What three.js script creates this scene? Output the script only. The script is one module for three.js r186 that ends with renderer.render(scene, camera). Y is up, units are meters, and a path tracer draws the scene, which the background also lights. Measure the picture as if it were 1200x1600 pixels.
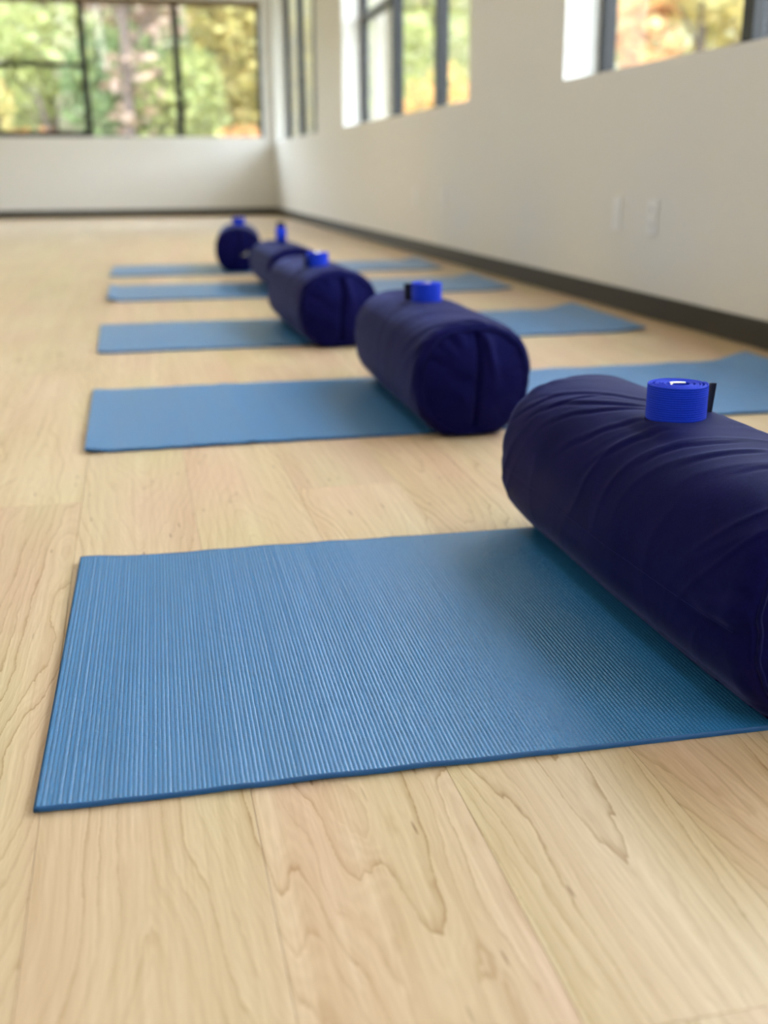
import * as THREE from 'three';
import { mergeGeometries } from 'three/addons/utils/BufferGeometryUtils.js';
import { RoundedBoxGeometry } from 'three/addons/geometries/RoundedBoxGeometry.js';
import { RectAreaLightUniformsLib } from 'three/addons/lights/RectAreaLightUniformsLib.js';

// ------------------------------------------------------------------ camera, sky, exposure
const scene = new THREE.Scene();
const camera = new THREE.PerspectiveCamera(2 * Math.atan(800 / 1678.3) * 180 / Math.PI, 0.75, 0.02, 300);
camera.position.set(0, 0.5026, 0);
camera.rotation.order = 'YXZ';
camera.rotation.set(-17.598 * Math.PI / 180, -12.81 * Math.PI / 180, -0.328 * Math.PI / 180);
camera.focus = 1.08;
camera.userData.fStop = 3.4;
scene.add(camera);

const renderer = new THREE.WebGLRenderer({ antialias: true });
renderer.toneMapping = THREE.LinearToneMapping;
renderer.toneMappingExposure = 1.13;
renderer.shadowMap.enabled = true;
RectAreaLightUniformsLib.init();

scene.background = new THREE.Color(0.80, 0.91, 1.0);      // even, bright overcast
scene.backgroundIntensity = 9.0;

const CEILING = 3.1, LAMP_POWER = 4;
const LAMP_SPOTS = [];
for (const x of [-2.7, -0.3]) for (const z of [-7.6, -4.6, -1.6, 1.4]) LAMP_SPOTS.push([x, z]);

// ------------------------------------------------------------------ helpers
let seed = 12345;
const rnd = () => { seed = (seed * 1664525 + 1013904223) >>> 0; return seed / 4294967296; };
const rr = (a, b) => a + (b - a) * rnd();
const hash = (x, y) => { let n = (x * 374761393 + y * 668265263) | 0; n = Math.imul(n ^ (n >>> 13), 1274126177); return ((n ^ (n >>> 16)) >>> 0) / 4294967296; };
function noise(x, y) {
  const i = Math.floor(x), j = Math.floor(y); let u = x - i, v = y - j;
  u = u * u * (3 - 2 * u); v = v * v * (3 - 2 * v);
  const a = hash(i, j), b = hash(i + 1, j), c = hash(i, j + 1), d = hash(i + 1, j + 1);
  return (a + (b - a) * u + (c - a) * v + (a - b - c + d) * u * v) * 2 - 1;
}
const clamp = (x, a, b) => Math.min(b, Math.max(a, x));
const smooth = (a, b, x) => { const t = clamp((x - a) / (b - a), 0, 1); return t * t * (3 - 2 * t); };
const taken = {};
function numbered(name) { const n = taken[name] = (taken[name] ?? -1) + 1; return n ? `${name}_${String(n).padStart(3, '0')}` : name; }
function shadows(o) { o.traverse((m) => { if (m.isMesh) { m.castShadow = true; m.receiveShadow = true; } }); }
function tag(o, label, category, group, kind) {
  if (label) o.userData.label = label;
  if (category) o.userData.category = category;
  if (group) o.userData.group = group;
  if (kind) o.userData.kind = kind;
  return o;
}
function base(name, x = 0, y = 0, z = 0, turn = 0) {
  const g = new THREE.Group(); g.name = numbered(name); g.position.set(x, y, z); g.rotation.y = turn; scene.add(g); return g;
}
function part(name, geometry, material, parent) {
  const m = new THREE.Mesh(geometry, material); m.name = name; parent.add(m); return m;
}
const box = (x0, x1, y0, y1, z0, z1) => new THREE.BoxGeometry(x1 - x0, y1 - y0, z1 - z0).translate((x0 + x1) / 2, (y0 + y1) / 2, (z0 + z1) / 2);
const rbox = (x0, x1, y0, y1, z0, z1, r) => new RoundedBoxGeometry(x1 - x0, y1 - y0, z1 - z0, 2, r).translate((x0 + x1) / 2, (y0 + y1) / 2, (z0 + z1) / 2);
function dataTexture(w, h, fill, srgb) {
  const d = new Uint8Array(w * h * 4);
  for (let y = 0; y < h; y++) for (let x = 0; x < w; x++) {
    const c = fill(x, y), k = (y * w + x) * 4;
    if (typeof c === 'number') { d[k] = d[k + 1] = d[k + 2] = clamp(c * 255, 0, 255); } else { d[k] = clamp(c[0], 0, 255); d[k + 1] = clamp(c[1], 0, 255); d[k + 2] = clamp(c[2], 0, 255); }
    d[k + 3] = 255;
  }
  const t = new THREE.DataTexture(d, w, h, THREE.RGBAFormat);
  t.magFilter = THREE.LinearFilter; t.minFilter = THREE.LinearFilter;
  t.wrapS = t.wrapT = THREE.RepeatWrapping;
  if (srgb) t.colorSpace = THREE.SRGBColorSpace;
  t.needsUpdate = true; return t;
}
const lin = (r, g, b) => new THREE.Color().setRGB(r, g, b);

// ------------------------------------------------------------------ room dimensions
const WALL_X = 1.783, LEFT_X = -4.2, FAR_Z = -13.7, BACK_Z = 4.6;
const SILL = 0.855, HEAD = 2.72, FAR_SILL = 0.905, FAR_HEAD = 2.40;
const WALL_T = 0.22;

// ------------------------------------------------------------------ wood planks
const PW = 0.17226, PL = 1.22, P0 = -0.1070;
const STRIPS = 8, TS = 2048, SW = TS / STRIPS;
const stripKind = [
  { uc: 0.50, s: -7.5, k: 78, e: 0.006, w: 0.9 }, { uc: 0.62, s: 6.5, k: 88, e: 0.008, w: 1.1 }, { uc: 0.40, s: -3.2, k: 60, e: 0.018, w: 1.7 }, { uc: 1.5, s: 5.0, k: 80, e: 0.01, w: 0.7 },
  { uc: 0.30, s: 8.5, k: 72, e: 0.012, w: 1.2 }, { uc: 0.55, s: -2.4, k: 52, e: 0.022, w: 2.1 }, { uc: -0.6, s: -4.0, k: 92, e: 0.01, w: 0.8 }, { uc: 0.48, s: 5.2, k: 66, e: 0.01, w: 1.4 },
];
const flecks = [];
for (let i = 0; i < STRIPS; i++) { flecks.push([]); for (let j = 0; j < 13; j++) flecks[i].push([rr(0.01, 0.16), rr(0.02, 1.2), rr(0.0006, 0.0013), rr(0.006, 0.018), rr(0.25, 0.9)]); }
const woodMap = dataTexture(TS, TS, (px, py) => {
  const i = Math.floor(px / SW), K = stripKind[i], o = i * 37.7;
  const u = (px - i * SW) / SW * PW, v = py / TS * PL;
  const drift = 0.012 * noise(v * 2.1 + o, o) + 0.005 * noise(v * 7 + o, o + 3);
  const du = u - K.uc * PW - drift;
  const rings = K.s * v + K.k * Math.sqrt(du * du + K.e * K.e) + K.w * noise(u * 22 + o, v * 3.6 + o) + 0.42 * K.w * noise(u * 52 + o, v * 9 + 5) + 0.10 * noise(u * 210, v * 38 + o) + 0.05 * noise(u * 420, v * 110 + o);
  const ri = Math.floor(rings), ph = rings - ri;
  const str = 0.25 + 0.75 * hash(ri, i * 13 + 7);
  const str2 = str * str, late = (0.85 * str2 * Math.pow(ph, 11) + 0.34 * str * ph * ph * ph) * (1 - smooth(0.975, 1, ph) * 0.8) * (0.75 + 0.25 * noise(u * 30 + o, v * 5 + 2));
  const faint = 0.10 * (0.5 + 0.5 * Math.sin(rings * 6.28 * 3.2 + 2 * noise(u * 60, v * 6 + o)));
  const fibre = 0.09 * noise(u * 1400 + o, v * 30) + 0.10 * noise(u * 420 + o, v * 5 + o) + 0.10 * noise(u * 130 + o, v * 2.2 + o * 2);
  const tone = noise(u * 9 + o, v * 2.3 + o * 2), pink = noise(u * 14 + o * 3, v * 2.8 + 9);
  let dark = 0;
  for (const [fu, fv, fw, fl, fa] of flecks[i]) { const a = (u - fu - (v - fv) * 0.04) / fw, b = (v - fv) / fl; if (Math.abs(a) < 3 && Math.abs(b) < 1) dark = Math.max(dark, fa * Math.exp(-a * a) * (1 - b * b)); }
  const g = late * 1.05 + faint + fibre;
  return [212 + 5 * tone + 2 * pink - 52 * g - 95 * dark, 186 + 6 * tone - 4 * pink - 62 * g - 105 * dark, 151 + 7 * tone + 1 * pink - 68 * g - 100 * dark];
}, true);
const woodRelief = dataTexture(512, 512, (x, y) => 0.5 + 0.28 * noise(x * 0.9, y * 0.02) + 0.22 * noise(x * 0.11, y * 0.018));
const woodTones = [[1, 1, 1], [0.95, 0.945, 0.93], [1.0, 0.985, 0.955], [0.97, 0.95, 0.945]];
const woodMaterials = woodTones.map((t) => {
  const bump = woodRelief.clone(); bump.repeat.set(1, 1); bump.needsUpdate = true;
  return new THREE.MeshPhysicalMaterial({ map: woodMap, color: lin(...t), roughness: 0.36, bumpMap: woodRelief, bumpScale: 0.00006 });
});
const subfloorMaterial = new THREE.MeshStandardMaterial({ color: 0x6e563c, roughness: 0.9 });

const plankShapes = new Map();
// u across 0..1, v along 0..1 (part of the full board kept), strip of the wood map, turned end for end or not
function plankShape(strip, flip, u0, u1, v0, v1) {
  const key = [strip, flip, u0.toFixed(3), u1.toFixed(3), v0.toFixed(3), v1.toFixed(3)].join();
  if (plankShapes.has(key)) return plankShapes.get(key);
  const g = 0.00012, b = 0.0003, T = -0.0045;
  const x0 = u0 * PW + g, x1 = u1 * PW - g, z0 = v0 * PL + g, z1 = v1 * PL - g;
  const P = [], U = [], I = [];
  const ring = (inset, y) => { for (const [x, z] of [[x0 + inset, z0 + inset], [x1 - inset, z0 + inset], [x1 - inset, z1 - inset], [x0 + inset, z1 - inset]]) {
    P.push(x, y, z); let fu = x / PW, fv = z / PL; if (flip) { fu = 1 - fu; fv = 1 - fv; }
    U.push((strip + 0.01 + 0.98 * fu) / STRIPS, fv);
  } };
  ring(b, 0); ring(b, 0); ring(0, -b); ring(0, T);
  I.push(0, 3, 2, 0, 2, 1);
  for (const r of [4, 8]) for (let k = 0; k < 4; k++) { const a = r + k, c = r + (k + 1) % 4; I.push(a, c, c + 4, a, c + 4, a + 4); }
  const geo = new THREE.BufferGeometry();
  geo.setAttribute('position', new THREE.Float32BufferAttribute(P, 3)); geo.setAttribute('uv', new THREE.Float32BufferAttribute(U, 2)); geo.setIndex(I); geo.computeVertexNormals();
  plankShapes.set(key, geo); return geo;
}
const floor = base('floor');
tag(floor, 'pale maple plank floor running the length of the studio', null, null, 'structure');
part('subfloor', box(LEFT_X - 0.2, WALL_X + 0.2, -0.14, -0.0045, FAR_Z - 0.2, BACK_Z + 0.2), subfloorMaterial, floor);
const beyond = [[], [], [], []];
{
  const jointOf = { '-1': -1.712, 0: -0.95, 1: -1.30, 2: -0.4845, 3: -0.93, 4: -1.33, 5: -0.62, '-2': -1.05, '-3': -0.5 };
  const stripOf = { '-1,-1': [4, 0], 0: [0, 0] };
  let count = 0;
  const cMin = Math.floor((LEFT_X - P0) / PW), cMax = Math.ceil((WALL_X - P0) / PW) - 1;
  for (let c = cMin; c <= cMax; c++) {
    const x = P0 + c * PW;
    const u0 = Math.max(0, (LEFT_X - x) / PW), u1 = Math.min(1, (WALL_X - x) / PW);
    if (u1 - u0 < 0.03) continue;
    let j = jointOf[c] ?? -hash(c + 50, 3) * PL;
    while (j > FAR_Z) j -= PL;
    let row = 0;
    for (let z = j; z < BACK_Z; z += PL, row++) {
      const v0 = Math.max(0, (FAR_Z - z) / PL), v1 = Math.min(1, (BACK_Z - z) / PL);
      if (v1 - v0 < 0.02) continue;
      let strip = Math.floor(hash(c * 7 + 3, row * 11 + 1) * STRIPS), flip = hash(c + 91, row * 5) > 0.5, tone = Math.floor(hash(c * 3 + 17, row * 3 + 5) * 4);
      const near = z > -2.3 && z + PL < 1.2;
      if (near && z < -0.2) { const pick = { '-1': [6, false, 0], 0: [0, false, 1], 1: [7, false, 0], 2: [5, true, 2], 3: [4, false, 2] }[c]; if (pick) [strip, flip, tone] = pick; }
      if (near && z < -1.2) { const pick = { '-1': [4, false, 1], 0: [0, true, 1], 1: [2, true, 0], 2: [1, false, 2] }[c]; if (pick) [strip, flip, tone] = pick; }
      const geo = plankShape(strip, flip, u0, u1, v0, v1);
      // the boards the photograph shows are pieces of their own; the rest of the room's boards are joined
      const zFar = z, zNear = Math.min(BACK_Z, z + PL);
      const left = -0.10 + 0.106 * Math.min(0, zFar), right = 0.2 - 0.66 * Math.min(0, zFar);
      const seen = zNear > FAR_Z && zFar < -0.42 && x + PW > left && x < right;
      if (seen && count < 300) {
        const m = part('plank', geo, woodMaterials[tone], floor); m.position.set(x, 0, z); count++;
      } else beyond[tone].push(geo.clone().translate(x, 0, z));
    }
  }
  beyond.forEach((list, k) => { if (list.length) tag(part('outer_planks', mergeGeometries(list), woodMaterials[k], floor), null, null, null, 'stuff'); });
  console.log('planks in view', count);
}

// ------------------------------------------------------------------ walls, ceiling, baseboards
const plaster = dataTexture(256, 256, (x, y) => 0.5 + 0.3 * noise(x / 3, y / 3) + 0.2 * noise(x / 9, y / 9));
plaster.repeat.set(4, 4);
const wallPaint = new THREE.MeshStandardMaterial({ color: lin(0.88, 0.87, 0.835), roughness: 0.62, bumpMap: plaster, bumpScale: 0.0004 });
const ceilingPaint = new THREE.MeshStandardMaterial({ color: lin(0.88, 0.875, 0.86), roughness: 0.85 });
const baseRubber = new THREE.MeshStandardMaterial({ color: lin(0.034, 0.030, 0.024), roughness: 0.55 });
const bronze = new THREE.MeshStandardMaterial({ color: lin(0.020, 0.020, 0.022), roughness: 0.38, metalness: 0.3 });
const glass = new THREE.MeshPhysicalMaterial({ color: 0xffffff, transmission: 1, thickness: 0, roughness: 0, ior: 1.45 });
const headWood = new THREE.MeshStandardMaterial({ color: lin(0.16, 0.10, 0.05), roughness: 0.6 });

// a wall with rectangular openings: width runs along the first axis of the plan, openings are [a0, a1, y0, y1]
function wallShape(a0, a1, openings) {
  const s = new THREE.Shape([[a0, -0.14], [a1, -0.14], [a1, CEILING], [a0, CEILING]].map((p) => new THREE.Vector2(...p)));
  for (const [b0, b1, y0, y1] of openings) s.holes.push(new THREE.Path([[b0, y0], [b0, y1], [b1, y1], [b1, y0]].map((p) => new THREE.Vector2(...p))));
  return new THREE.ExtrudeGeometry(s, { depth: WALL_T, bevelEnabled: false });
}
// right-hand wall: plan axis a = -z, so that the extrusion (local +z) turns to +x
const rightOpenings = [[10.61, 13.60, SILL, HEAD], [5.78, 9.262, SILL, HEAD], [0.985, 4.467, SILL, HEAD], [-3.81, -0.33, SILL, HEAD]];
{
  const g = wallShape(-BACK_Z - WALL_T, -FAR_Z + WALL_T, rightOpenings);
  g.rotateY(Math.PI / 2);             // local x -> -z, local z -> +x
  const w = part('wall_right', g, wallPaint, scene); w.position.x = WALL_X;
  tag(w, 'long warm white wall with recessed windows and outlets', null, null, 'structure');
}
const farOpenings = [[-3.60, 1.665, FAR_SILL, FAR_HEAD]];
{
  const g = wallShape(LEFT_X - WALL_T, WALL_X, farOpenings); g.translate(0, 0, -WALL_T);
  const w = part('wall_far', g, wallPaint, scene); w.position.z = FAR_Z;
  tag(w, 'warm white end wall below the wide band of windows', null, null, 'structure');
}
tag(part('wall_left', box(LEFT_X - WALL_T, LEFT_X, -0.14, CEILING, FAR_Z, BACK_Z), wallPaint, scene), 'plain warm white side wall of the studio', null, null, 'structure');
tag(part('wall_back', box(LEFT_X - WALL_T, WALL_X, -0.14, CEILING, BACK_Z, BACK_Z + WALL_T), wallPaint, scene), 'plain warm white wall behind the viewer', null, null, 'structure');
tag(part('ceiling', box(LEFT_X - WALL_T, WALL_X + WALL_T, CEILING, CEILING + 0.2, FAR_Z - WALL_T, BACK_Z + WALL_T), ceilingPaint, scene), 'plain white studio ceiling with linear light strips', null, null, 'structure');
const BB = 0.082;
tag(part('baseboard_right', rbox(WALL_X - 0.009, WALL_X + 0.002, 0, BB, FAR_Z, BACK_Z, 0.004), baseRubber, scene), 'dark brown rubber baseboard along the long window wall', null, null, 'structure');
tag(part('baseboard_far', rbox(LEFT_X, WALL_X - 0.009, 0, BB, FAR_Z - 0.002, FAR_Z + 0.009, 0.004), baseRubber, scene), 'dark brown rubber baseboard along the end wall', null, null, 'structure');
tag(part('baseboard_left', rbox(LEFT_X - 0.002, LEFT_X + 0.009, 0, BB, FAR_Z + 0.01, BACK_Z, 0.004), baseRubber, scene), 'dark brown rubber baseboard along the side wall', null, null, 'structure');

// windows in the right-hand wall: frame, mullions and panes stand 15 cm deep in the opening
function sideWindow(n, z0, z1, label, transom) {
  const w = base(`window_${n}`); tag(w, label, null, null, 'structure');
  const x0 = WALL_X + 0.150, x1 = WALL_X + 0.205, f = 0.045;
  const lites = 3, step = (z1 - z0) / lites;
  part('frame', mergeGeometries([box(x0, x1, SILL, SILL + 0.03, z0, z1), box(x0, x1, HEAD - f, HEAD, z0, z1), box(x0, x1, SILL + 0.03, HEAD - f, z0, z0 + f), box(x0, x1, SILL + 0.03, HEAD - f, z1 - f, z1)]), bronze, w);
  for (let k = 1; k < lites; k++) part('mullion', box(x0 - 0.01, x1 + 0.01, SILL + 0.03, HEAD - f, z0 + k * step - 0.034, z0 + k * step + 0.034), bronze, w);
  for (let k = 0; k < lites; k++) {
    const a = z0 + k * step + (k ? 0.034 : f), b = z0 + (k + 1) * step - (k < lites - 1 ? 0.034 : f);
    part('pane', box(x0 + 0.026, x0 + 0.030, SILL + 0.03, HEAD - f, a, b), glass, w);
    if (transom === k) part('transom', box(x0, x1, 1.64, 1.70, a, b), bronze, w);
  }
  return w;
}
sideWindow(1, -4.467, -0.985, 'dark-framed window nearest the viewer, showing orange and yellow leaves', -1);
sideWindow(2, -9.262, -5.78, 'middle dark-framed window of the long wall, with three lites', 0);
sideWindow(5, 0.33, 3.81, 'dark-framed window of the long wall behind the viewer', -1);
sideWindow(3, -13.60, -10.61, 'dark-framed window of the long wall next to the far corner', -1);
{
  const w = base('window_4'); tag(w, 'wide band of dark-framed windows in the end wall', null, null, 'structure');
  const z0 = FAR_Z - 0.16, z1 = FAR_Z - 0.10, x0 = -3.60, x1 = 1.665;
  part('frame', mergeGeometries([box(x0, x1, FAR_SILL - 0.03, FAR_SILL + 0.006, z0, z1), box(x0, x0 + 0.05, FAR_SILL, FAR_HEAD, z0, z1), box(x1 - 0.05, x1, FAR_SILL, FAR_HEAD, z0, z1)]), bronze, w);
  part('head_board', box(x0, x1, FAR_HEAD - 0.055, FAR_HEAD, FAR_Z - 0.17, FAR_Z - 0.02), headWood, w);
  const xs = [-3.55, -2.50, -1.44, -0.38, 0.68, 1.615];
  for (let k = 1; k < 5; k++) part('mullion', box(xs[k] - 0.04, xs[k] + 0.04, FAR_SILL + 0.006, FAR_HEAD - 0.055, z0 - 0.01, z1 + 0.01), bronze, w);
  for (let k = 0; k < 5; k++) {
    const a = xs[k] + 0.04, b = xs[k + 1] - 0.04;
    part('pane', box(a, b, FAR_SILL + 0.006, FAR_HEAD - 0.055, z0 + 0.026, z0 + 0.03), glass, w);
    if (k < 3) {
      part('transom', box(a, b, 1.665, 1.715, z0, z1), bronze, w);
      part('sash_rail', box(a, b, FAR_SILL + 0.006, FAR_SILL + 0.065, z0, z1 + 0.005), bronze, w);
    }
  }
}

// ------------------------------------------------------------------ ceiling lamps (flush panels; outside the frame, they light the tops of the bolsters)
const lampFace = new THREE.MeshStandardMaterial({ color: 0xffffff, emissive: lin(1, 0.985, 0.96), emissiveIntensity: 2.0, roughness: 0.6 });
const lampRim = new THREE.MeshStandardMaterial({ color: 0xe8e6e0, roughness: 0.5 });
LAMP_SPOTS.forEach(([x, z]) => {
  const g = base('ceiling_light', x, CEILING, z);
  tag(g, 'slim linear light strip on the studio ceiling', 'light', 'linear ceiling light strips');
  part('housing', rbox(-0.085, 0.085, -0.05, 0, -1.23, 1.23, 0.006), lampRim, g);
  part('diffuser', box(-0.075, 0.075, -0.054, -0.048, -1.2, 1.2), lampFace, g);
  const l = new THREE.RectAreaLight(new THREE.Color().setRGB(1, 0.985, 0.96), LAMP_POWER, 0.15, 2.4);
  l.position.set(0, -0.058, 0); l.rotation.x = -Math.PI / 2; g.add(l);
});

// ------------------------------------------------------------------ wall outlets
const plateWhite = new THREE.MeshStandardMaterial({ color: lin(0.94, 0.94, 0.95), roughness: 0.35 });
const slotDark = new THREE.MeshStandardMaterial({ color: 0x222222, roughness: 0.6 });
function outlet(z, y, kind, label, category) {
  const g = base(kind === 'power' ? 'wall_outlet' : 'wall_jack_plate', WALL_X, y, z); tag(g, label, category);
  part('plate', rbox(-0.007, 0.0, -0.060, 0.060, -0.037, 0.037, 0.003), plateWhite, g);
  if (kind === 'power') for (const s of [-1, 1]) {
    const r = part('receptacle', rbox(-0.010, -0.006, s * 0.026 - 0.017, s * 0.026 + 0.017, -0.017, 0.017, 0.0018), plateWhite, g);
    part('slots', mergeGeometries([box(-0.0106, -0.0098, s * 0.026 - 0.002, s * 0.026 + 0.008, -0.008, -0.0062), box(-0.0106, -0.0098, s * 0.026 - 0.002, s * 0.026 + 0.008, 0.0062, 0.008), box(-0.0106, -0.0098, s * 0.026 - 0.011, s * 0.026 - 0.007, -0.002, 0.002)]), slotDark, r);
  } else part('jack', rbox(-0.010, -0.006, -0.011, 0.011, -0.010, 0.010, 0.0018), plateWhite, g);
  part('screw', new THREE.CylinderGeometry(0.003, 0.003, 0.0015, 10).rotateZ(Math.PI / 2).translate(-0.0076, 0, 0), plateWhite, g);
}
outlet(-3.575, 0.345, 'power', 'white double power outlet below the window nearest the viewer', 'outlet');
outlet(-3.868, 0.348, 'jack', 'white jack plate beside the power outlet below the near window', 'wall plate');
outlet(-6.20, 0.350, 'power', 'white power outlet low on the wall below the middle window', 'outlet');
outlet(-6.86, 0.352, 'jack', 'white jack plate farther along the wall below the middle window', 'wall plate');

// ------------------------------------------------------------------ yoga mats
const MAT_L = 1.735, MAT_W = 0.61, MAT_T = 0.0052;
const RX = 0.0041, RZ = 0.0032, CELLS = 16;
const matRelief = dataTexture(512, 512, (px, py) => {
  const cx = px / 512 * CELLS, cz = py / 512 * CELLS;
  const fx0 = cx + 0.10 * Math.sin(cz * 2 * Math.PI / 8 + Math.floor(cx)) , i = Math.floor(fx0), fx = fx0 - i;
  const cz2 = cz + 0.5 * (((i % 2) + 2) % 2) + 0.12 * (hash(((i % CELLS) + CELLS) % CELLS, 5) - 0.5), j = Math.floor(cz2), fz = cz2 - j;
  const hx = 1 - Math.pow(Math.abs(2 * fx - 1), 3.2), hz = 1 - Math.pow(Math.abs(2 * fz - 1), 4);
  const k = 0.86 + 0.14 * hash(((i % CELLS) + CELLS) % CELLS, ((j % CELLS) + CELLS) % CELLS);
  return clamp(hx * (0.45 + 0.55 * hz) * k, 0, 1);
});
matRelief.repeat.set(1 / (CELLS * RX), 1 / (CELLS * RZ));
const matTop = new THREE.MeshPhysicalMaterial({ color: lin(0.030, 0.188, 0.435), roughness: 0.28, ior: 1.65, bumpMap: matRelief, bumpScale: 0.0006, specularIntensity: 1.0 });
const matPlain = new THREE.MeshPhysicalMaterial({ color: lin(0.030, 0.188, 0.435), roughness: 0.22, ior: 1.75 });
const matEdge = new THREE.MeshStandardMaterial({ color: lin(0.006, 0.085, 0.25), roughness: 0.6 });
// lift(x, z): how far the mat stands off the floor
const ribShade = [[0, 0], [0.17, 0.80], [0.5, 1], [0.83, 0.80]], RIB_H = 0.00125, RIB_END = 0.72;
// the front mat's ribs are modelled over the part in view: rows of pads with a deep groove between rows and a shallow nick between pads
function ribbedTop(lift) {
  const cols = Math.floor(RIB_END / RX), rows = Math.ceil((MAT_W - 0.003) / RZ) + 1 , P = [], U = [], I = [];
  const n = rows * 3 + 1;
  for (let c = 0; c <= cols * 4; c++) {
    const col = Math.floor(c / 4), [fx, hx] = c === cols * 4 ? [0, 0] : ribShade[c % 4], shift = hash(col, 77);
    for (let r = 0; r < n; r++) {
      const q = r % 3, pad = Math.floor(r / 3), z = clamp(-0.0015 - (pad + [0, 0.2, 0.8][q] - shift) * RZ, -MAT_W + 0.0014, -0.0014);
      const x0 = 0.0015 + (col + fx) * RX, x = x0 + 0.00022 * noise(col * 0.9 + 5, r * 0.12);
      const k = 0.72 + 0.28 * hash(col, pad + 500), hz = q === 0 ? 0.15 : 1;
      P.push(x, lift(x0, z) + MAT_T + RIB_H * (hx * hz * k - 0.75), z); U.push(x, z);
    }
  }
  for (let c = 0; c < cols * 4; c++) for (let r = 0; r < n - 1; r++) { const a = c * n + r; I.push(a, a + n, a + n + 1, a, a + n + 1, a + 1); }
  const g = new THREE.BufferGeometry();
  g.setAttribute('position', new THREE.Float32BufferAttribute(P, 3)); g.setAttribute('uv', new THREE.Float32BufferAttribute(U, 2)); g.setIndex(I); g.computeVertexNormals(); return g;
}
function matShapes(lift, from = 0) {
  const xs = [], zs = [];
  for (let i = 0; i <= 260; i++) xs.push(MAT_L * i / 260);
  for (let i = 0; i <= 48; i++) zs.push(-MAT_W * i / 48);
  const surface = (off, inset, x0 = 0) => {
    const P = [], U = [], I = [], n = zs.length;
    for (const x of xs) for (const z of zs) {
      const ex = clamp(x, inset, MAT_L - inset), ez = clamp(z, -MAT_W + inset, -inset);
      P.push(ex, lift(x, z) + off - (x < x0 ? 0.0009 : 0), ez); U.push(ex, ez);
    }
    for (let i = 0; i < xs.length - 1; i++) for (let j = 0; j < n - 1; j++) { const a = i * n + j; I.push(a, a + n, a + n + 1, a, a + n + 1, a + 1); }
    const g = new THREE.BufferGeometry();
    g.setAttribute('position', new THREE.Float32BufferAttribute(P, 3)); g.setAttribute('uv', new THREE.Float32BufferAttribute(U, 2)); g.setIndex(I); g.computeVertexNormals(); return g;
  };
  const top = surface(MAT_T, 0.0012, from);
  // edge band and underside: one closed skirt
  const rim = [];
  for (const x of xs) rim.push([x, 0]);
  for (const z of zs.slice(1)) rim.push([MAT_L, z]);
  for (const x of xs.slice(0, -1).reverse()) rim.push([x, -MAT_W]);
  for (const z of zs.slice(1, -1).reverse()) rim.push([0, z]);
  const P = [], I = [], rows = [[0.0012, MAT_T], [0.0003, MAT_T - 0.0006], [0, MAT_T - 0.0018], [0, 0.0008], [0.0008, 0]];
  for (const [inset, y] of rows) for (const [x, z] of rim) P.push(clamp(x, inset, MAT_L - inset), lift(x, z) + y, clamp(z, -MAT_W + inset, -inset));
  const n = rim.length;
  for (let r = 0; r < rows.length - 1; r++) for (let k = 0; k < n; k++) { const a = r * n + k, b = r * n + (k + 1) % n; I.push(a, a + n, b + n, a, b + n, b); }
  const skirt = new THREE.BufferGeometry();
  skirt.setAttribute('position', new THREE.Float32BufferAttribute(P, 3)); skirt.setIndex(I); skirt.computeVertexNormals();
  const under = surface(0, 0.0008); under.index.array.reverse(); under.computeVertexNormals(); under.deleteAttribute('uv');
  return { top, edge: mergeGeometries([skirt, under]) };
}
const bumpAt = (x, c, w, h) => h * Math.exp(-(((x - c) / w) ** 2));
const matSpots = [
  // x, z of the near left corner, turn, label, [left curl, right curl, seed]
  [-0.1122, -0.8115, -0.0233, 'ribbed blue yoga mat in front, under the largest bolster', [0.003, 0.010, 1]],
  [-0.1132, -2.0270, 0.0016, 'ribbed blue yoga mat second from the viewer', [0.006, 0.022, 2]],
  [-0.1174, -3.2219, 0.0084, 'ribbed blue yoga mat third from the viewer, in the middle of the row', [0.002, 0.020, 3]],
  [-0.1116, -4.5667, -0.0041, 'ribbed blue yoga mat fourth from the viewer, its left end curled up', [0.014, 0.018, 4]],
  [-0.1183, -5.6981, -0.0258, 'ribbed blue yoga mat farthest from the viewer, near the end wall', [0.004, 0.016, 5]],
];
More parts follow.
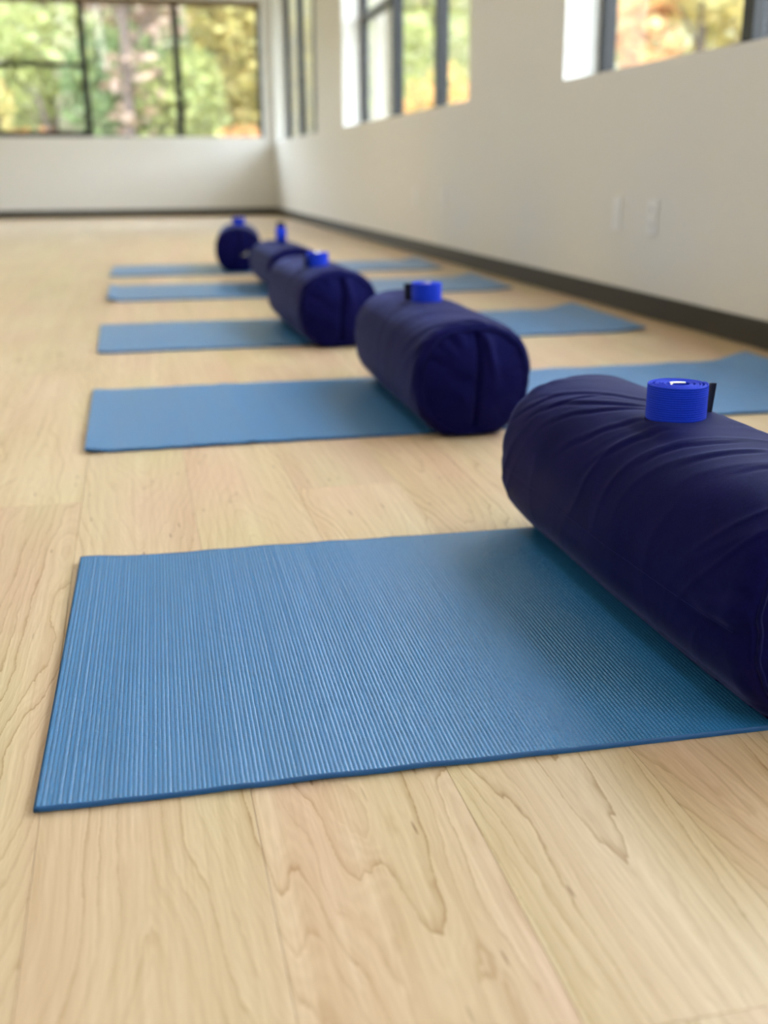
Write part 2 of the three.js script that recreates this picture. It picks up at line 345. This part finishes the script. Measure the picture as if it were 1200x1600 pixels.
matSpots.forEach(([x, z, turn, label, [curlL, curlR, s]]) => {
  const lift = (px, pz) => {
    const q = -pz / MAT_W;
    const sway = 0.006 * Math.sin(q * 3 + s * 2);
    const xx = px + sway;
    const calm = 1 - smooth(0.40, 0.55, px) * (1 - smooth(0.92, 1.1, px));
    let h = 0;
    h += bumpAt(xx, 0.075, 0.016, 0.0007) * (0.6 + 0.4 * Math.sin(q * 4 + s)) + bumpAt(xx, 0.15 + 0.02 * (s % 2), 0.022, 0.0011) + bumpAt(xx, 0.245, 0.035, 0.0016) + bumpAt(xx, 0.345 - 0.012 * (s % 3), 0.030, 0.0014) + bumpAt(xx, 0.43, 0.03, 0.0008);
    h += bumpAt(xx, 1.18, 0.04, 0.0016) + bumpAt(xx, 1.35, 0.04, 0.0012) + bumpAt(xx, 1.52, 0.035, 0.0014);
    if (s > 1) h += bumpAt(xx, 0.105, 0.008, 0.0015) + bumpAt(xx, 0.20, 0.007, 0.0014) + bumpAt(xx, 0.31, 0.009, 0.0015) + bumpAt(xx, 0.40, 0.008, 0.0009);
    h += 0.0003 * (1 + noise(px * 14 + s * 9, pz * 9));
    h *= calm;
    const eL = 1 - smooth(0, 0.075, px), eR = smooth(MAT_L - 0.16, MAT_L, px);
    h += curlL * eL * eL * (0.35 + 0.65 * (s === 1 ? smooth(0.35, 1, q) : 1 - 0.8 * smooth(0.1, 0.9, q)));
    h += curlR * eR * eR * (0.5 + 0.5 * q);
    if (s === 1) h += 0.0022 * bumpAt(px, 0.03, 0.035, 1) * smooth(0.75, 1, q);
    return h;
  };
  const g = base('yoga_mat', x, 0.0002, z, turn); tag(g, label, 'yoga mat', 'blue yoga mats laid out in a row');
  const { top, edge } = matShapes(lift, s === 1 ? RIB_END : 0);
  part('ribbed_surface', top, matTop, g);
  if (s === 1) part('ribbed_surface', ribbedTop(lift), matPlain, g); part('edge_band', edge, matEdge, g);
});

// ------------------------------------------------------------------ bolsters
const cloth = dataTexture(512, 512, (x, y) => 0.5 + 0.25 * Math.sin(x * Math.PI / 2 + 0.6 * noise(x / 40, y / 9)) * Math.sin(y * Math.PI / 2) + 0.25 * noise(x / 2, y / 2));
cloth.repeat.set(8, 8);
const clothTint = dataTexture(512, 512, (x, y) => { const n = noise(x / 70, y / 50) + 0.6 * noise(x / 19, y / 14), f = noise(x * 0.8, y * 0.8); return [196 + 20 * n + 16 * f, 192 + 12 * n + 16 * f, 206 + 8 * n + 14 * f]; }, true);
clothTint.repeat.set(1.5, 1.5);
const navy = new THREE.MeshPhysicalMaterial({ color: lin(0.011, 0.011, 0.098), map: clothTint, roughness: 0.66, bumpMap: cloth, bumpScale: 0.00022, sheen: 0.65, sheenRoughness: 0.5, sheenColor: lin(0.36, 0.44, 1.0), specularIntensity: 0.12, specularColor: lin(0.35, 0.42, 1.0) });
const HW = 0.118, HH = 0.1120, BL = 0.65, CY = 0.1090;
// cross-section: a soft superellipse, its underside pressed flat by its own weight
function section(th, grow = 1) {
  const n = 2.45, c = Math.cos(th), s = Math.sin(th);
  const r = Math.pow(Math.pow(Math.abs(c), n) + Math.pow(Math.abs(s), n), -1 / n);
  return [HW * grow * r * c, HH * grow * r * s];
}
// creases pulled out from under the strap: [girth from the crest, z] at both ends, depth, width
const creases = [
  [0.000, -0.035, 0.125, -0.20, 0.0030, 0.0040], [0.012, -0.055, 0.105, -0.255, 0.0034, 0.0042], [0.030, 0.000, 0.150, -0.135, 0.0024, 0.0045], [-0.015, -0.075, 0.095, -0.285, 0.0026, 0.0040], [0.030, -0.150, 0.130, -0.262, 0.0022, 0.0035],
  [0.020, 0.055, 0.150, -0.050, 0.0022, 0.0050], [0.000, 0.120, 0.110, 0.050, 0.0026, 0.0045], [-0.005, 0.165, 0.090, 0.120, 0.0024, 0.0050], [-0.02, 0.225, 0.070, 0.195, 0.0022, 0.0045], [0.060, -0.215, 0.135, -0.305, 0.0022, 0.0040],
  [0.190, 0.345, 0.205, 0.205, 0.0090, 0.0110], [0.150, 0.330, 0.170, 0.245, 0.0030, 0.0070], [-0.02, -0.04, -0.11, -0.19, 0.0028, 0.0045], [-0.02, 0.03, -0.13, 0.13, 0.0024, 0.0045], [-0.04, 0.12, -0.12, 0.22, 0.0024, 0.0050],
];
function creaseAt(sg, z) {
  let d = 0;
  for (const [s0, z0, s1, z1, a, w] of creases) {
    const ds = s1 - s0, dz = z1 - z0, l2 = ds * ds + dz * dz, l = Math.sqrt(l2);
    const t = ((sg - s0) * ds + (z - z0) * dz) / l2; if (t < -0.05 || t > 1.05) continue;
    const off = ((sg - s0) * dz - (z - z0) * ds) / l + 0.005 * Math.sin(t * 3.1) + 0.0025 * noise(t * 6 + s0 * 90, z0 * 50);
    if (Math.abs(off) > w * 5) continue;
    const fade = smooth(-0.05, 0.2, t) * (1 - smooth(0.5, 1.05, t));
    d += 0.48 * a * fade * (-Math.exp(-((off / w) ** 2)) + 0.75 * Math.exp(-(((off - 1.7 * w) / (1.2 * w)) ** 2)));
  }
  return d;
}
function bolsterShapes(sd, NU, NV, creased) {
  const P = [], U = [], I = [];
  const endR = 0.030;                    // rounding where the side meets the round end
  const ends = [];
  const relief = (th, t, z) => {
    const up = smooth(-0.3, 0.7, Math.sin(th));
    const q = th * 0.115;                // metres round the girth
    const edge = Math.exp(-Math.min(BL / 2 - z, BL / 2 + z) / 0.09);
    const fold = (f, a, k, ph) => { const x = (z + a * q) * f + k * noise(q * 8 + ph, z * 5 + ph) + ph; return Math.pow(1 - Math.abs(noise(x, q * 3.2 + ph * 2)), 3); };
    let d = 0.0040 * (fold(17, 0.55, 0.7, sd) - 0.35) * (0.35 + 0.65 * up) * (0.55 + 0.8 * edge) * (0.6 + 0.4 * noise(z * 4 + sd, q * 4));
    d += 0.0026 * (fold(31, 0.8, 0.9, sd + 4.3) - 0.35) * (0.2 + 0.8 * edge) * smooth(-0.1, 0.5, noise(q * 7 + sd * 2, z * 7) + edge);
    d += 0.0030 * noise(z * 5 + sd * 3, q * 7 + sd);
    if (creased) { let sg = (th - Math.PI / 2) * 0.118; if (th > Math.PI * 1.5) sg -= Math.PI * 2 * 0.118; d = d * 0.75 + creaseAt(sg, z); }
    const pleat = 0.0022 * Math.pow(0.5 + 0.5 * Math.sin(th * 19 + 1.6 * Math.sin(th * 5 + sd)), 2) * Math.exp(-Math.min(BL / 2 - z, BL / 2 + z) / 0.022);
    return d - pleat;
  };
  const point = (th, z, out) => {
    const e = Math.min(BL / 2 - z, BL / 2 + z);           // distance to the nearer end
    const k = e >= endR ? 1 : Math.sqrt(Math.max(0, 1 - ((endR - e) / endR) ** 2));
    const grow = (1 - 0.13 * (1 - k)) * (1 + 0.022 * (1 - (2 * z / BL) ** 2));
    const [x, y] = section(th, grow);
    const d = relief(th, 0, z) * (e < 0.004 ? 0.6 : 1), l = Math.hypot(x, y);
    let yy = y + y / l * d, xx = x + x / l * d;
    if (Math.sin(th) > 0.85 && Math.abs(z) < 0.10) { const flat = (1 - smooth(0.03, 0.10, Math.abs(z))) * smooth(0.85, 0.97, Math.sin(th)); yy = yy * (1 - flat) + (HH * 1.012) * flat; }
    yy += CY;
    // pressed against the mat
    if (yy < 0.026) { const p = smooth(0.03, -0.02, yy); xx *= 1 + 0.02 * p; yy = Math.max(0, yy * (1 - 0.45 * smooth(0.026, 0.006, yy))); if (yy < 0.0045) yy = 0; }
    out.push(xx, yy, z);
  };
  const zAt = (v) => { const s = Math.sin((v - 0.5) * Math.PI); return BL / 2 * (0.55 * (2 * v - 1) + 0.45 * s); };
  for (let j = 0; j <= NV; j++) for (let i = 0; i <= NU; i++) { const th = i / NU * Math.PI * 2 - Math.PI / 2; point(th, zAt(j / NV), P); U.push(i / NU * 0.75, zAt(j / NV)); }
  for (let j = 0; j < NV; j++) for (let i = 0; i < NU; i++) { const a = j * (NU + 1) + i, b = a + NU + 1; I.push(a, a + 1, b + 1, a, b + 1, b); }
  const body = new THREE.BufferGeometry();
  body.setAttribute('position', new THREE.Float32BufferAttribute(P, 3)); body.setAttribute('uv', new THREE.Float32BufferAttribute(U, 2)); body.setIndex(I); body.computeVertexNormals();
  for (let k = 0; k < 3; k++) {         // close the normal seam
    const N = body.attributes.normal; for (let j = 0; j <= NV; j++) { const a = j * (NU + 1), b = a + NU; const m = (N.array[a * 3 + k] + N.array[b * 3 + k]) / 2; N.array[a * 3 + k] = m; N.array[b * 3 + k] = m; }
  }
  // gathered end discs and the corded seam round them
  const cords = [];
  for (const side of [-1, 1]) {
    const ring = [], EP = [], EU = [], EI = [], NR = 26;
    for (let i = 0; i < NU; i++) { const o = []; point(i / NU * Math.PI * 2 - Math.PI / 2, side * BL / 2, o); ring.push(o); }
    for (let r = 0; r <= NR; r++) for (let i = 0; i < NU; i++) {
      const p = r / NR, [rx, ry] = ring[i], x = rx * p, y = CY + (ry - CY) * p, th = i / NU * Math.PI * 2;
      let dz = 0.026 * (1 - p * p) + 0.0012 * Math.sin(th * 17 + 2 * Math.sin(th * 3 + sd)) * smooth(0.55, 0.97, p) * (1 - smooth(0.97, 1, p));
      const yy = (y - CY) / HH, xs = x / HW;
      dz -= 0.011 * Math.exp(-(((xs - 0.02 * Math.sin(yy * 3)) / 0.055) ** 2)) * (1 - smooth(0.86, 0.97, p));      // closing seam down the middle
      dz += 0.008 * Math.exp(-(((xs - 0.20 - 0.16 * (0.5 - yy)) / 0.075) ** 2)) * smooth(-0.15, 0.4, yy) * (1 - smooth(0.8, 0.97, p));
      dz += 0.003 * noise(xs * 4 + sd, yy * 4 + side);
      EP.push(x, y, side * (BL / 2 + dz * (1 - smooth(0.985, 1, p)))); EU.push(x, y);
    }
    for (let r = 0; r < NR; r++) for (let i = 0; i < NU; i++) { const a = r * NU + i, b = r * NU + (i + 1) % NU; side > 0 ? EI.push(a, a + NU, b + NU, a, b + NU, b) : EI.push(a, b + NU, a + NU, a, b, b + NU); }
    const g = new THREE.BufferGeometry();
    g.setAttribute('position', new THREE.Float32BufferAttribute(EP, 3)); g.setAttribute('uv', new THREE.Float32BufferAttribute(EU, 2)); g.setIndex(EI); g.computeVertexNormals();
    ends.push(g);
    const curve = new THREE.CatmullRomCurve3(ring.filter((_, i) => i % 2 === 0).map(([x, y, z]) => new THREE.Vector3(x, Math.max(y, 0.0035), z)), true);
    cords.push(new THREE.TubeGeometry(curve, 180, 0.0026, 6, true));
  }
  // long seam low along each side
  const seams = [-1, 1].map((s) => {
    const th = s < 0 ? Math.PI + 0.12 : -0.12, pts = [];
    for (let k = 0; k <= 40; k++) { const o = []; point(th < -Math.PI / 2 ? th + 2 * Math.PI : th, (k / 40 - 0.5) * (BL - 0.02), o); pts.push(new THREE.Vector3(o[0] - s * 0.0003, o[1], o[2])); }
    return new THREE.TubeGeometry(new THREE.CatmullRomCurve3(pts), 120, 0.0006, 5, false);
  });
  return { body, ends, cords, seams };
}
function makeBolster(sd, NU, NV, creased) {
  const S = bolsterShapes(sd, NU, NV, creased), g = new THREE.Group();
  part('cover', S.body, navy, g);
  S.ends.forEach((e, k) => { const p = part('end_panel', e, navy, g); part('piping', S.cords[k], navy, p); });
  S.seams.forEach((e) => part('side_seam', e, navy, g));
  return g;
}
const bolsterKinds = [makeBolster(2.3, 352, 300, true), makeBolster(7.1, 168, 150, false)];
const BY = MAT_T + 0.0006;
const bolsterSpots = [
  [0.615, -1.106, 0.012, 0, 'largest navy bolster in front, cut off by the picture edge'],
  [0.637, -2.302, -0.012, 1, 'navy bolster second from the viewer, its dark pleated end showing'],
  [0.576, -3.472, 0.035, 1, 'navy bolster third from the viewer, in the middle of the row'],
  [0.664, -4.885, 0.02, 1, 'navy bolster fourth from the viewer, mostly hidden behind the third'],
  [0.575, -6.080, -0.10, 1, 'navy bolster farthest from the viewer, a pale tag on its end'],
];
bolsterSpots.forEach(([x, z, turn, kind, label], i) => {
  const g = i < 2 ? bolsterKinds[kind] : bolsterKinds[kind].clone();
  g.name = numbered('bolster'); g.position.set(x, BY, z); g.rotation.y = turn; if (i === 3) g.scale.y = 0.88; scene.add(g);
  tag(g, label, 'bolster', 'navy bolsters set across the mats');
});
{ // the pale tag sewn to the end of the last bolster
  const last = scene.getObjectByName('bolster_004');
  const t = part('sewn_tag', rbox(0.012, 0.050, 0.082, 0.108, BL / 2 + 0.019, BL / 2 + 0.024, 0.0015), new THREE.MeshStandardMaterial({ color: lin(0.18, 0.20, 0.22), roughness: 0.7 }), last);
  tag(t, 'pale grey sewn tag');
}

// ------------------------------------------------------------------ rolled straps
const weave = dataTexture(128, 128, (x, y) => { const a = Math.pow(Math.abs(Math.sin(y / 128 * Math.PI * 8)), 0.6), b = Math.abs(Math.sin(x / 128 * Math.PI * 12 + (Math.floor(y / 16) % 2) * 1.57)); return a * (0.55 + 0.45 * b); });
weave.repeat.set(1 / 0.020, 1 / 0.0208);
const royal = new THREE.MeshPhysicalMaterial({ color: lin(0.001, 0.036, 0.66), roughness: 0.62, bumpMap: weave, bumpScale: 0.0007, sheen: 0.25, sheenRoughness: 0.4, sheenColor: lin(0.05, 0.25, 0.7), specularIntensity: 0.5 });
const darkTab = new THREE.MeshStandardMaterial({ color: lin(0.003, 0.004, 0.022), roughness: 0.95 });
const chrome = new THREE.MeshStandardMaterial({ color: lin(0.80, 0.79, 0.76), roughness: 0.16, metalness: 1 });
const SH = 0.0405;
function ribbon(path, thick, h) {        // a band standing on edge along a plan path
  const P = [], U = [], I = [], prof = [[-1, 0.0006], [-1, h - 0.0006], [-0.4, h], [0.4, h], [1, h - 0.0006], [1, 0.0006], [0.4, 0], [-0.4, 0]];
  let s = 0; const n = prof.length + 1;
  path.forEach(([x, z], k) => {
    const [ax, az] = path[Math.max(0, k - 1)], [bx, bz] = path[Math.min(path.length - 1, k + 1)];
    const l = Math.hypot(bx - ax, bz - az) || 1, nx = -(bz - az) / l, nz = (bx - ax) / l;
    if (k) s += Math.hypot(x - path[k - 1][0], z - path[k - 1][1]);
    for (let q = 0; q < n; q++) { const [o, y] = prof[q % prof.length]; P.push(x + nx * o * thick / 2, y, z + nz * o * thick / 2); U.push(s, y); }
  });
  for (let k = 0; k < path.length - 1; k++) for (let q = 0; q < n - 1; q++) { const a = k * n + q; I.push(a, a + n, a + n + 1, a, a + n + 1, a + 1); }
  for (const k of [0, path.length - 1]) for (let q = 1; q < prof.length - 1; q++) { const a = k * n; k ? I.push(a, a + q, a + q + 1) : I.push(a, a + q + 1, a + q); }
  const g = new THREE.BufferGeometry();
  g.setAttribute('position', new THREE.Float32BufferAttribute(P, 3)); g.setAttribute('uv', new THREE.Float32BufferAttribute(U, 2)); g.setIndex(I);
  const flat = g.toNonIndexed(); flat.computeVertexNormals(); return flat;
}
function makeStrap() {
  const g = new THREE.Group();
  const path = [], turns = 6.96, N = 420;
  for (let k = 0; k <= N; k++) {
    const t = k / N, a = t * turns * 2 * Math.PI + 0.25;
    const r = 0.0130 + 0.0220 * Math.pow(t, 1.25) + 0.0006 * Math.sin(a * 0.37 + 1);
    const oval = 1 + 0.04 * Math.cos(2 * a);
    path.push([Math.cos(a) * r * oval, -Math.sin(a) * r]);
  }
  part('webbing', ribbon(path, 0.0015, SH), royal, g);
  // loose end with its dark tab, standing off the outer turn
  const [ex, ez] = path[N];
  const tab = [];
  for (let k = 0; k <= 10; k++) { const t = k / 10; tab.push([0.0345 + 0.0205 * t, 0.004 - 0.011 * t - 0.004 * Math.sin(t * 3)]); }
  const e = part('end_tab', ribbon(tab, 0.0022, 0.0365), darkTab, g); e.rotation.z = -0.10; e.position.y = 0.0046;
  tag(e, 'dark navy strap end');
  // metal cinch buckle tucked into the core
  const b = part('buckle', mergeGeometries([rbox(-0.0075, 0.0075, 0.004, 0.0400, -0.0016, 0.0016, 0.0014).rotateX(0.16), rbox(-0.0075, 0.0075, 0.006, 0.0375, -0.0014, 0.0014, 0.0012).rotateX(-0.05).translate(0, 0, -0.0045)]), chrome, g); b.rotation.y = -0.25; b.position.y = 0.0035;
  tag(b, 'chrome cinch buckle');
  return g;
}
const strap = makeStrap();
const TOP = BY + CY + HH * 1.012 - 0.0012;
const strapSpots = [
  [0.604, -1.122, 0.10, 0, 'royal blue rolled strap on the largest bolster, buckle shining in its core'],
  [0.630, -2.335, 2.2, 0, 'royal blue rolled strap on the second bolster from the viewer'],
  [0.553, -3.330, 3.6, 0, 'royal blue rolled strap on the third bolster from the viewer'],
  [0.650, -4.885, 0.05, 1, 'royal blue rolled strap standing on edge on the fourth bolster'],
  [0.578, -6.080, 1.2, 0, 'royal blue rolled strap on the farthest bolster'],
];
strapSpots.forEach(([x, z, turn, upright, label], i) => {
  const g = i ? strap.clone() : strap;
  g.name = numbered('yoga_strap'); scene.add(g);
  g.position.set(x, TOP, z); g.rotation.y = turn;
  if (upright) { g.rotation.set(0, 0, Math.PI / 2); g.position.set(x + SH / 2, BY + (TOP - BY) * 0.88 + 0.0352, z); }
  tag(g, label, 'strap', 'royal blue straps rolled up on the bolsters');
});

// ------------------------------------------------------------------ outdoors: autumn hillside beyond the windows
const turf = dataTexture(256, 256, (x, y) => { const n = noise(x / 12, y / 12), f = noise(x / 2.5, y / 2.5); return [112 + 20 * n + 24 * f, 108 + 16 * n + 22 * f, 76 + 8 * n + 18 * f]; }, true);
turf.repeat.set(0.25, 0.25);
const turfMaterial = new THREE.MeshStandardMaterial({ map: turf, roughness: 1 });
const hillHeight = (x, z) => {
  const d1 = smooth(-20, -52, z) * 9, d2 = smooth(8, 40, x) * 8;
  return -0.35 + Math.max(d1, d2) + 0.5 * noise(x * 0.15, z * 0.15) * smooth(-16, -26, z);
};
{
  const g = new THREE.PlaneGeometry(110, 110, 110, 110).rotateX(-Math.PI / 2).translate(12, 0, -25);
  const p = g.attributes.position, uv = g.attributes.uv;
  for (let i = 0; i < p.count; i++) {
    const x = p.getX(i), z = p.getZ(i);
    const inside = x > LEFT_X - 2 && x < WALL_X + 2 && z > FAR_Z - 2;
    p.setY(i, inside ? -0.45 : hillHeight(x, z)); uv.setXY(i, x, z);
  }
  g.computeVertexNormals();
  tag(part('ground_outside', g, turfMaterial, scene), 'grassy autumn slope rising beyond the windows', null, null, 'structure');
}
// covered porch wrapping the far corner outside: its brown soffit shows above the far windows
{
  const g = base('porch_roof'); tag(g, 'brown boarded porch roof over the far corner, outside the windows', 'porch roof');
  const soffit = new THREE.MeshStandardMaterial({ color: lin(0.20, 0.13, 0.07), roughness: 0.7 }), stucco = new THREE.MeshStandardMaterial({ color: lin(0.42, 0.37, 0.29), roughness: 0.85 });
  part('roof_slab', mergeGeometries([box(LEFT_X, 3.5, 2.86, 3.05, -14.7, FAR_Z - WALL_T - 0.002), box(WALL_X + WALL_T + 0.002, 3.5, 2.86, 3.05, FAR_Z - WALL_T - 0.002, -10.2)]), soffit, g);
  part('fascia', mergeGeometries([box(LEFT_X, 3.5, 2.80, 3.08, -14.74, -14.7), box(3.5, 3.54, 2.80, 3.08, -14.74, -10.2)]), soffit, g);
  for (const [x, z] of [[3.36, -14.56], [3.36, -10.4], [-3.9, -14.56]]) part('post', box(x - 0.11, x + 0.11, -0.5, 2.86, z - 0.11, z + 0.11), stucco, g);
}
const bark = new THREE.MeshStandardMaterial({ color: lin(0.13, 0.095, 0.08), roughness: 0.95 });
const leafShape = new THREE.BufferGeometry();
leafShape.setAttribute('position', new THREE.Float32BufferAttribute([0, 0, -1, 0.55, 0.12, 0, 0, 0, 1, -0.55, 0.12, 0], 3)); leafShape.setIndex([0, 2, 1, 0, 3, 2]); leafShape.computeVertexNormals();
const leafMaterial = (c) => new THREE.MeshPhysicalMaterial({ color: c, roughness: 0.95, transmission: 0.35, thickness: 0, side: THREE.DoubleSide, specularIntensity: 0.2 });
const leafKinds = { yellow: leafMaterial(lin(0.58, 0.48, 0.20)), lime: leafMaterial(lin(0.42, 0.44, 0.18)), green: leafMaterial(lin(0.29, 0.37, 0.18)), orange: leafMaterial(lin(0.66, 0.34, 0.14)), pink: leafMaterial(lin(0.48, 0.34, 0.26)), dark: leafMaterial(lin(0.03, 0.035, 0.028)) };
const dummy = new THREE.Object3D();
function leafCloud(name, kind, blobs, count, size, parent) {
  const m = new THREE.InstancedMesh(leafShape, leafKinds[kind], count); m.name = name; m.userData.kind = 'stuff';
  for (let i = 0; i < count; i++) {
    const [bx, by, bz, br, bh] = blobs[Math.floor(rnd() * blobs.length)];
    let x, y, z; do { x = rr(-1, 1); y = rr(-1, 1); z = rr(-1, 1); } while (x * x + y * y + z * z > 1);
    dummy.position.set(bx + x * br, by + y * bh, bz + z * br); dummy.rotation.set(rr(0, 6.3), rr(0, 6.3), rr(0, 6.3)); dummy.scale.setScalar(size * rr(0.7, 1.3)); dummy.updateMatrix(); m.setMatrixAt(i, dummy.matrix);
    const t = rr(0.7, 1.15); m.setColorAt(i, lin(t * rr(0.92, 1.05), t, t * rr(0.85, 1.1)));
  }
  parent.add(m); return m;
}
function tree(x, z, h, r, kind, label, count = 1400, low = 0.08) {
  const y = hillHeight(x, z) - 0.1, g = base('autumn_tree', x, y, z); tag(g, label, 'tree', 'autumn trees outside the windows');
  const trunk = new THREE.CylinderGeometry(0.02 * h * 0.45, 0.02 * h, h * 0.8, 9, 6), p = trunk.attributes.position;
  for (let i = 0; i < p.count; i++) { const t = p.getY(i) / h + 0.4; p.setX(i, p.getX(i) + 0.12 * Math.sin(t * 5 + x) * t); p.setZ(i, p.getZ(i) + 0.12 * Math.cos(t * 4 + z) * t); }
  trunk.translate(0, h * 0.4, 0); trunk.computeVertexNormals(); part('trunk', trunk, bark, g);
  const limbs = [], blobs = [];
  for (let k = 0; k < 6; k++) {
    const a = rr(0, 6.28), t = rr(0.3, 0.75), l = r * rr(0.5, 0.9);
    const from = new THREE.Vector3(0, h * t, 0), to = new THREE.Vector3(Math.cos(a) * l, h * (t + 0.16), Math.sin(a) * l);
    limbs.push(new THREE.TubeGeometry(new THREE.QuadraticBezierCurve3(from, from.clone().lerp(to, 0.5).add(new THREE.Vector3(0, 0.15, 0)), to), 6, 0.006 * h, 5));
    blobs.push([to.x, to.y, to.z, r * rr(0.35, 0.55), h * rr(0.10, 0.17)]);
  }
  part('limbs', mergeGeometries(limbs), bark, g);
  for (let k = 0; k < 5; k++) blobs.push([rr(-0.4, 0.4) * r, h * rr(low, 1), rr(-0.4, 0.4) * r, r * rr(0.4, 0.7), h * rr(0.12, 0.2)]);
  leafCloud('foliage', kind, blobs, Math.round(count * 1.7), 0.17, g);
}
function shrub(x, z, r, h, kind, label, count = 700) {
  const y = hillHeight(x, z) - 0.1, g = base('autumn_shrub', x, y, z); tag(g, label, 'shrub', 'shrubs outside the windows');
  const stems = [];
  for (let k = 0; k < 6; k++) { const a = k * 1.05; stems.push(new THREE.TubeGeometry(new THREE.QuadraticBezierCurve3(new THREE.Vector3(0, 0, 0), new THREE.Vector3(Math.cos(a) * r * 0.2, h * 0.4, Math.sin(a) * r * 0.2), new THREE.Vector3(Math.cos(a) * r * 0.6, h * 0.8, Math.sin(a) * r * 0.6)), 5, 0.02, 4)); }
  part('stems', mergeGeometries(stems), bark, g);
  leafCloud('foliage', kind, [[0, h * 0.5, 0, r, h * 0.5], [r * 0.3, h * 0.6, 0, r * 0.7, h * 0.45], [-r * 0.3, h * 0.45, 0, r * 0.7, h * 0.45]], count, 0.11, g);
}
// behind the end wall
tree(-4.6, -31, 8, 2.8, 'yellow', 'yellow leaved tree at the left end of the far windows');
tree(-1.6, -28, 8, 2.6, 'lime', 'yellow-green tree behind the transomed far window', 1600);
tree(0.8, -30, 8.5, 2.4, 'green', 'fresh green tree behind the middle far window', 1500);
tree(0.15, -25, 7, 1.0, 'pink', 'slim pinkish-brown tree in the middle far window', 700, 0.1);
tree(3.0, -32, 8, 2.6, 'lime', 'lime green tree behind the rightmost far window', 1500);
tree(2.3, -27, 6.5, 1.2, 'yellow', 'small yellow tree in the rightmost far window', 800, 0.15);
tree(6.2, -34, 9, 3.0, 'yellow', 'yellow tree seen past the far corner');
shrub(2.45, -24, 1.0, 1.5, 'orange', 'orange shrub low in the rightmost far window');
shrub(-1.9, -23, 1.0, 1.35, 'orange', 'orange shrub low in the transomed far window');
shrub(-0.9, -22.5, 0.7, 1.2, 'lime', 'lime shrub beside the orange shrub at the far windows');
shrub(-3.4, -24, 1.3, 2.6, 'yellow', 'tall yellow shrub at the left edge of the far windows', 1500);
shrub(-2.6, -27, 1.4, 3.4, 'lime', 'tall lime shrub behind the transomed far window', 1800);
shrub(-0.2, -26.5, 1.1, 3.0, 'green', 'tall green shrub behind the slim pinkish tree', 1500);
shrub(1.2, -25.5, 1.1, 2.6, 'lime', 'lime shrub to the right of the slim pinkish tree', 1500);
shrub(3.7, -28, 1.5, 3.6, 'yellow', 'tall yellow shrub at the right edge of the far windows', 1800);
shrub(2.9, -29, 1.4, 4.2, 'green', 'tallest green shrub in the rightmost far window', 1800);
shrub(-1.98, -17.2, 0.34, 1.75, 'dark', 'near-black shrub at the lower left corner of the far windows', 900);
{
  const g = base('leaning_sapling', -0.98, hillHeight(-0.98, -17) - 0.1, -17); tag(g, 'thin dark leaning sapling low in the transomed far window', 'sapling');
  part('stem', new THREE.TubeGeometry(new THREE.QuadraticBezierCurve3(new THREE.Vector3(0.28, 0, 0), new THREE.Vector3(0.05, 1.0, 0), new THREE.Vector3(-0.16, 2.0, 0.1)), 16, 0.035, 8), bark, g);
  part('twigs', mergeGeometries([[0.0, 1.2, 0.25, 1.6], [-0.1, 1.6, -0.4, 1.9], [-0.05, 1.4, 0.2, 1.95]].map(([a, b, c, d]) => new THREE.TubeGeometry(new THREE.LineCurve3(new THREE.Vector3(a, b, 0.03), new THREE.Vector3(c, d, 0.1)), 3, 0.012, 6))), bark, g);
}
// beyond the long wall
tree(7.2, -26, 7.5, 2.2, 'lime', 'lime green tree seen through the middle window');
tree(9.5, -30, 8, 2.4, 'yellow', 'tall yellow tree seen through the middle window', 1200);
tree(10.9, -20.5, 7, 2.0, 'yellow', 'yellow tree behind the small orange one in the near window', 700);
tree(9.6, -20.2, 5.2, 0.9, 'orange', 'small orange tree at the left of the near window', 420);
tree(13.2, -22.5, 7.5, 2.2, 'yellow', 'golden tree filling the middle of the near window', 700);
tree(14.8, -20, 7.5, 2.0, 'lime', 'lime tree at the right of the near window', 1200);
shrub(5.3, -19.5, 1.2, 2.75, 'orange', 'orange shrub seen through the middle lite of the middle window');
shrub(6.9, -20.5, 1.2, 2.85, 'orange', 'orange shrub seen through the nearest lite of the middle window');

shadows(scene);
renderer.render(scene, camera);
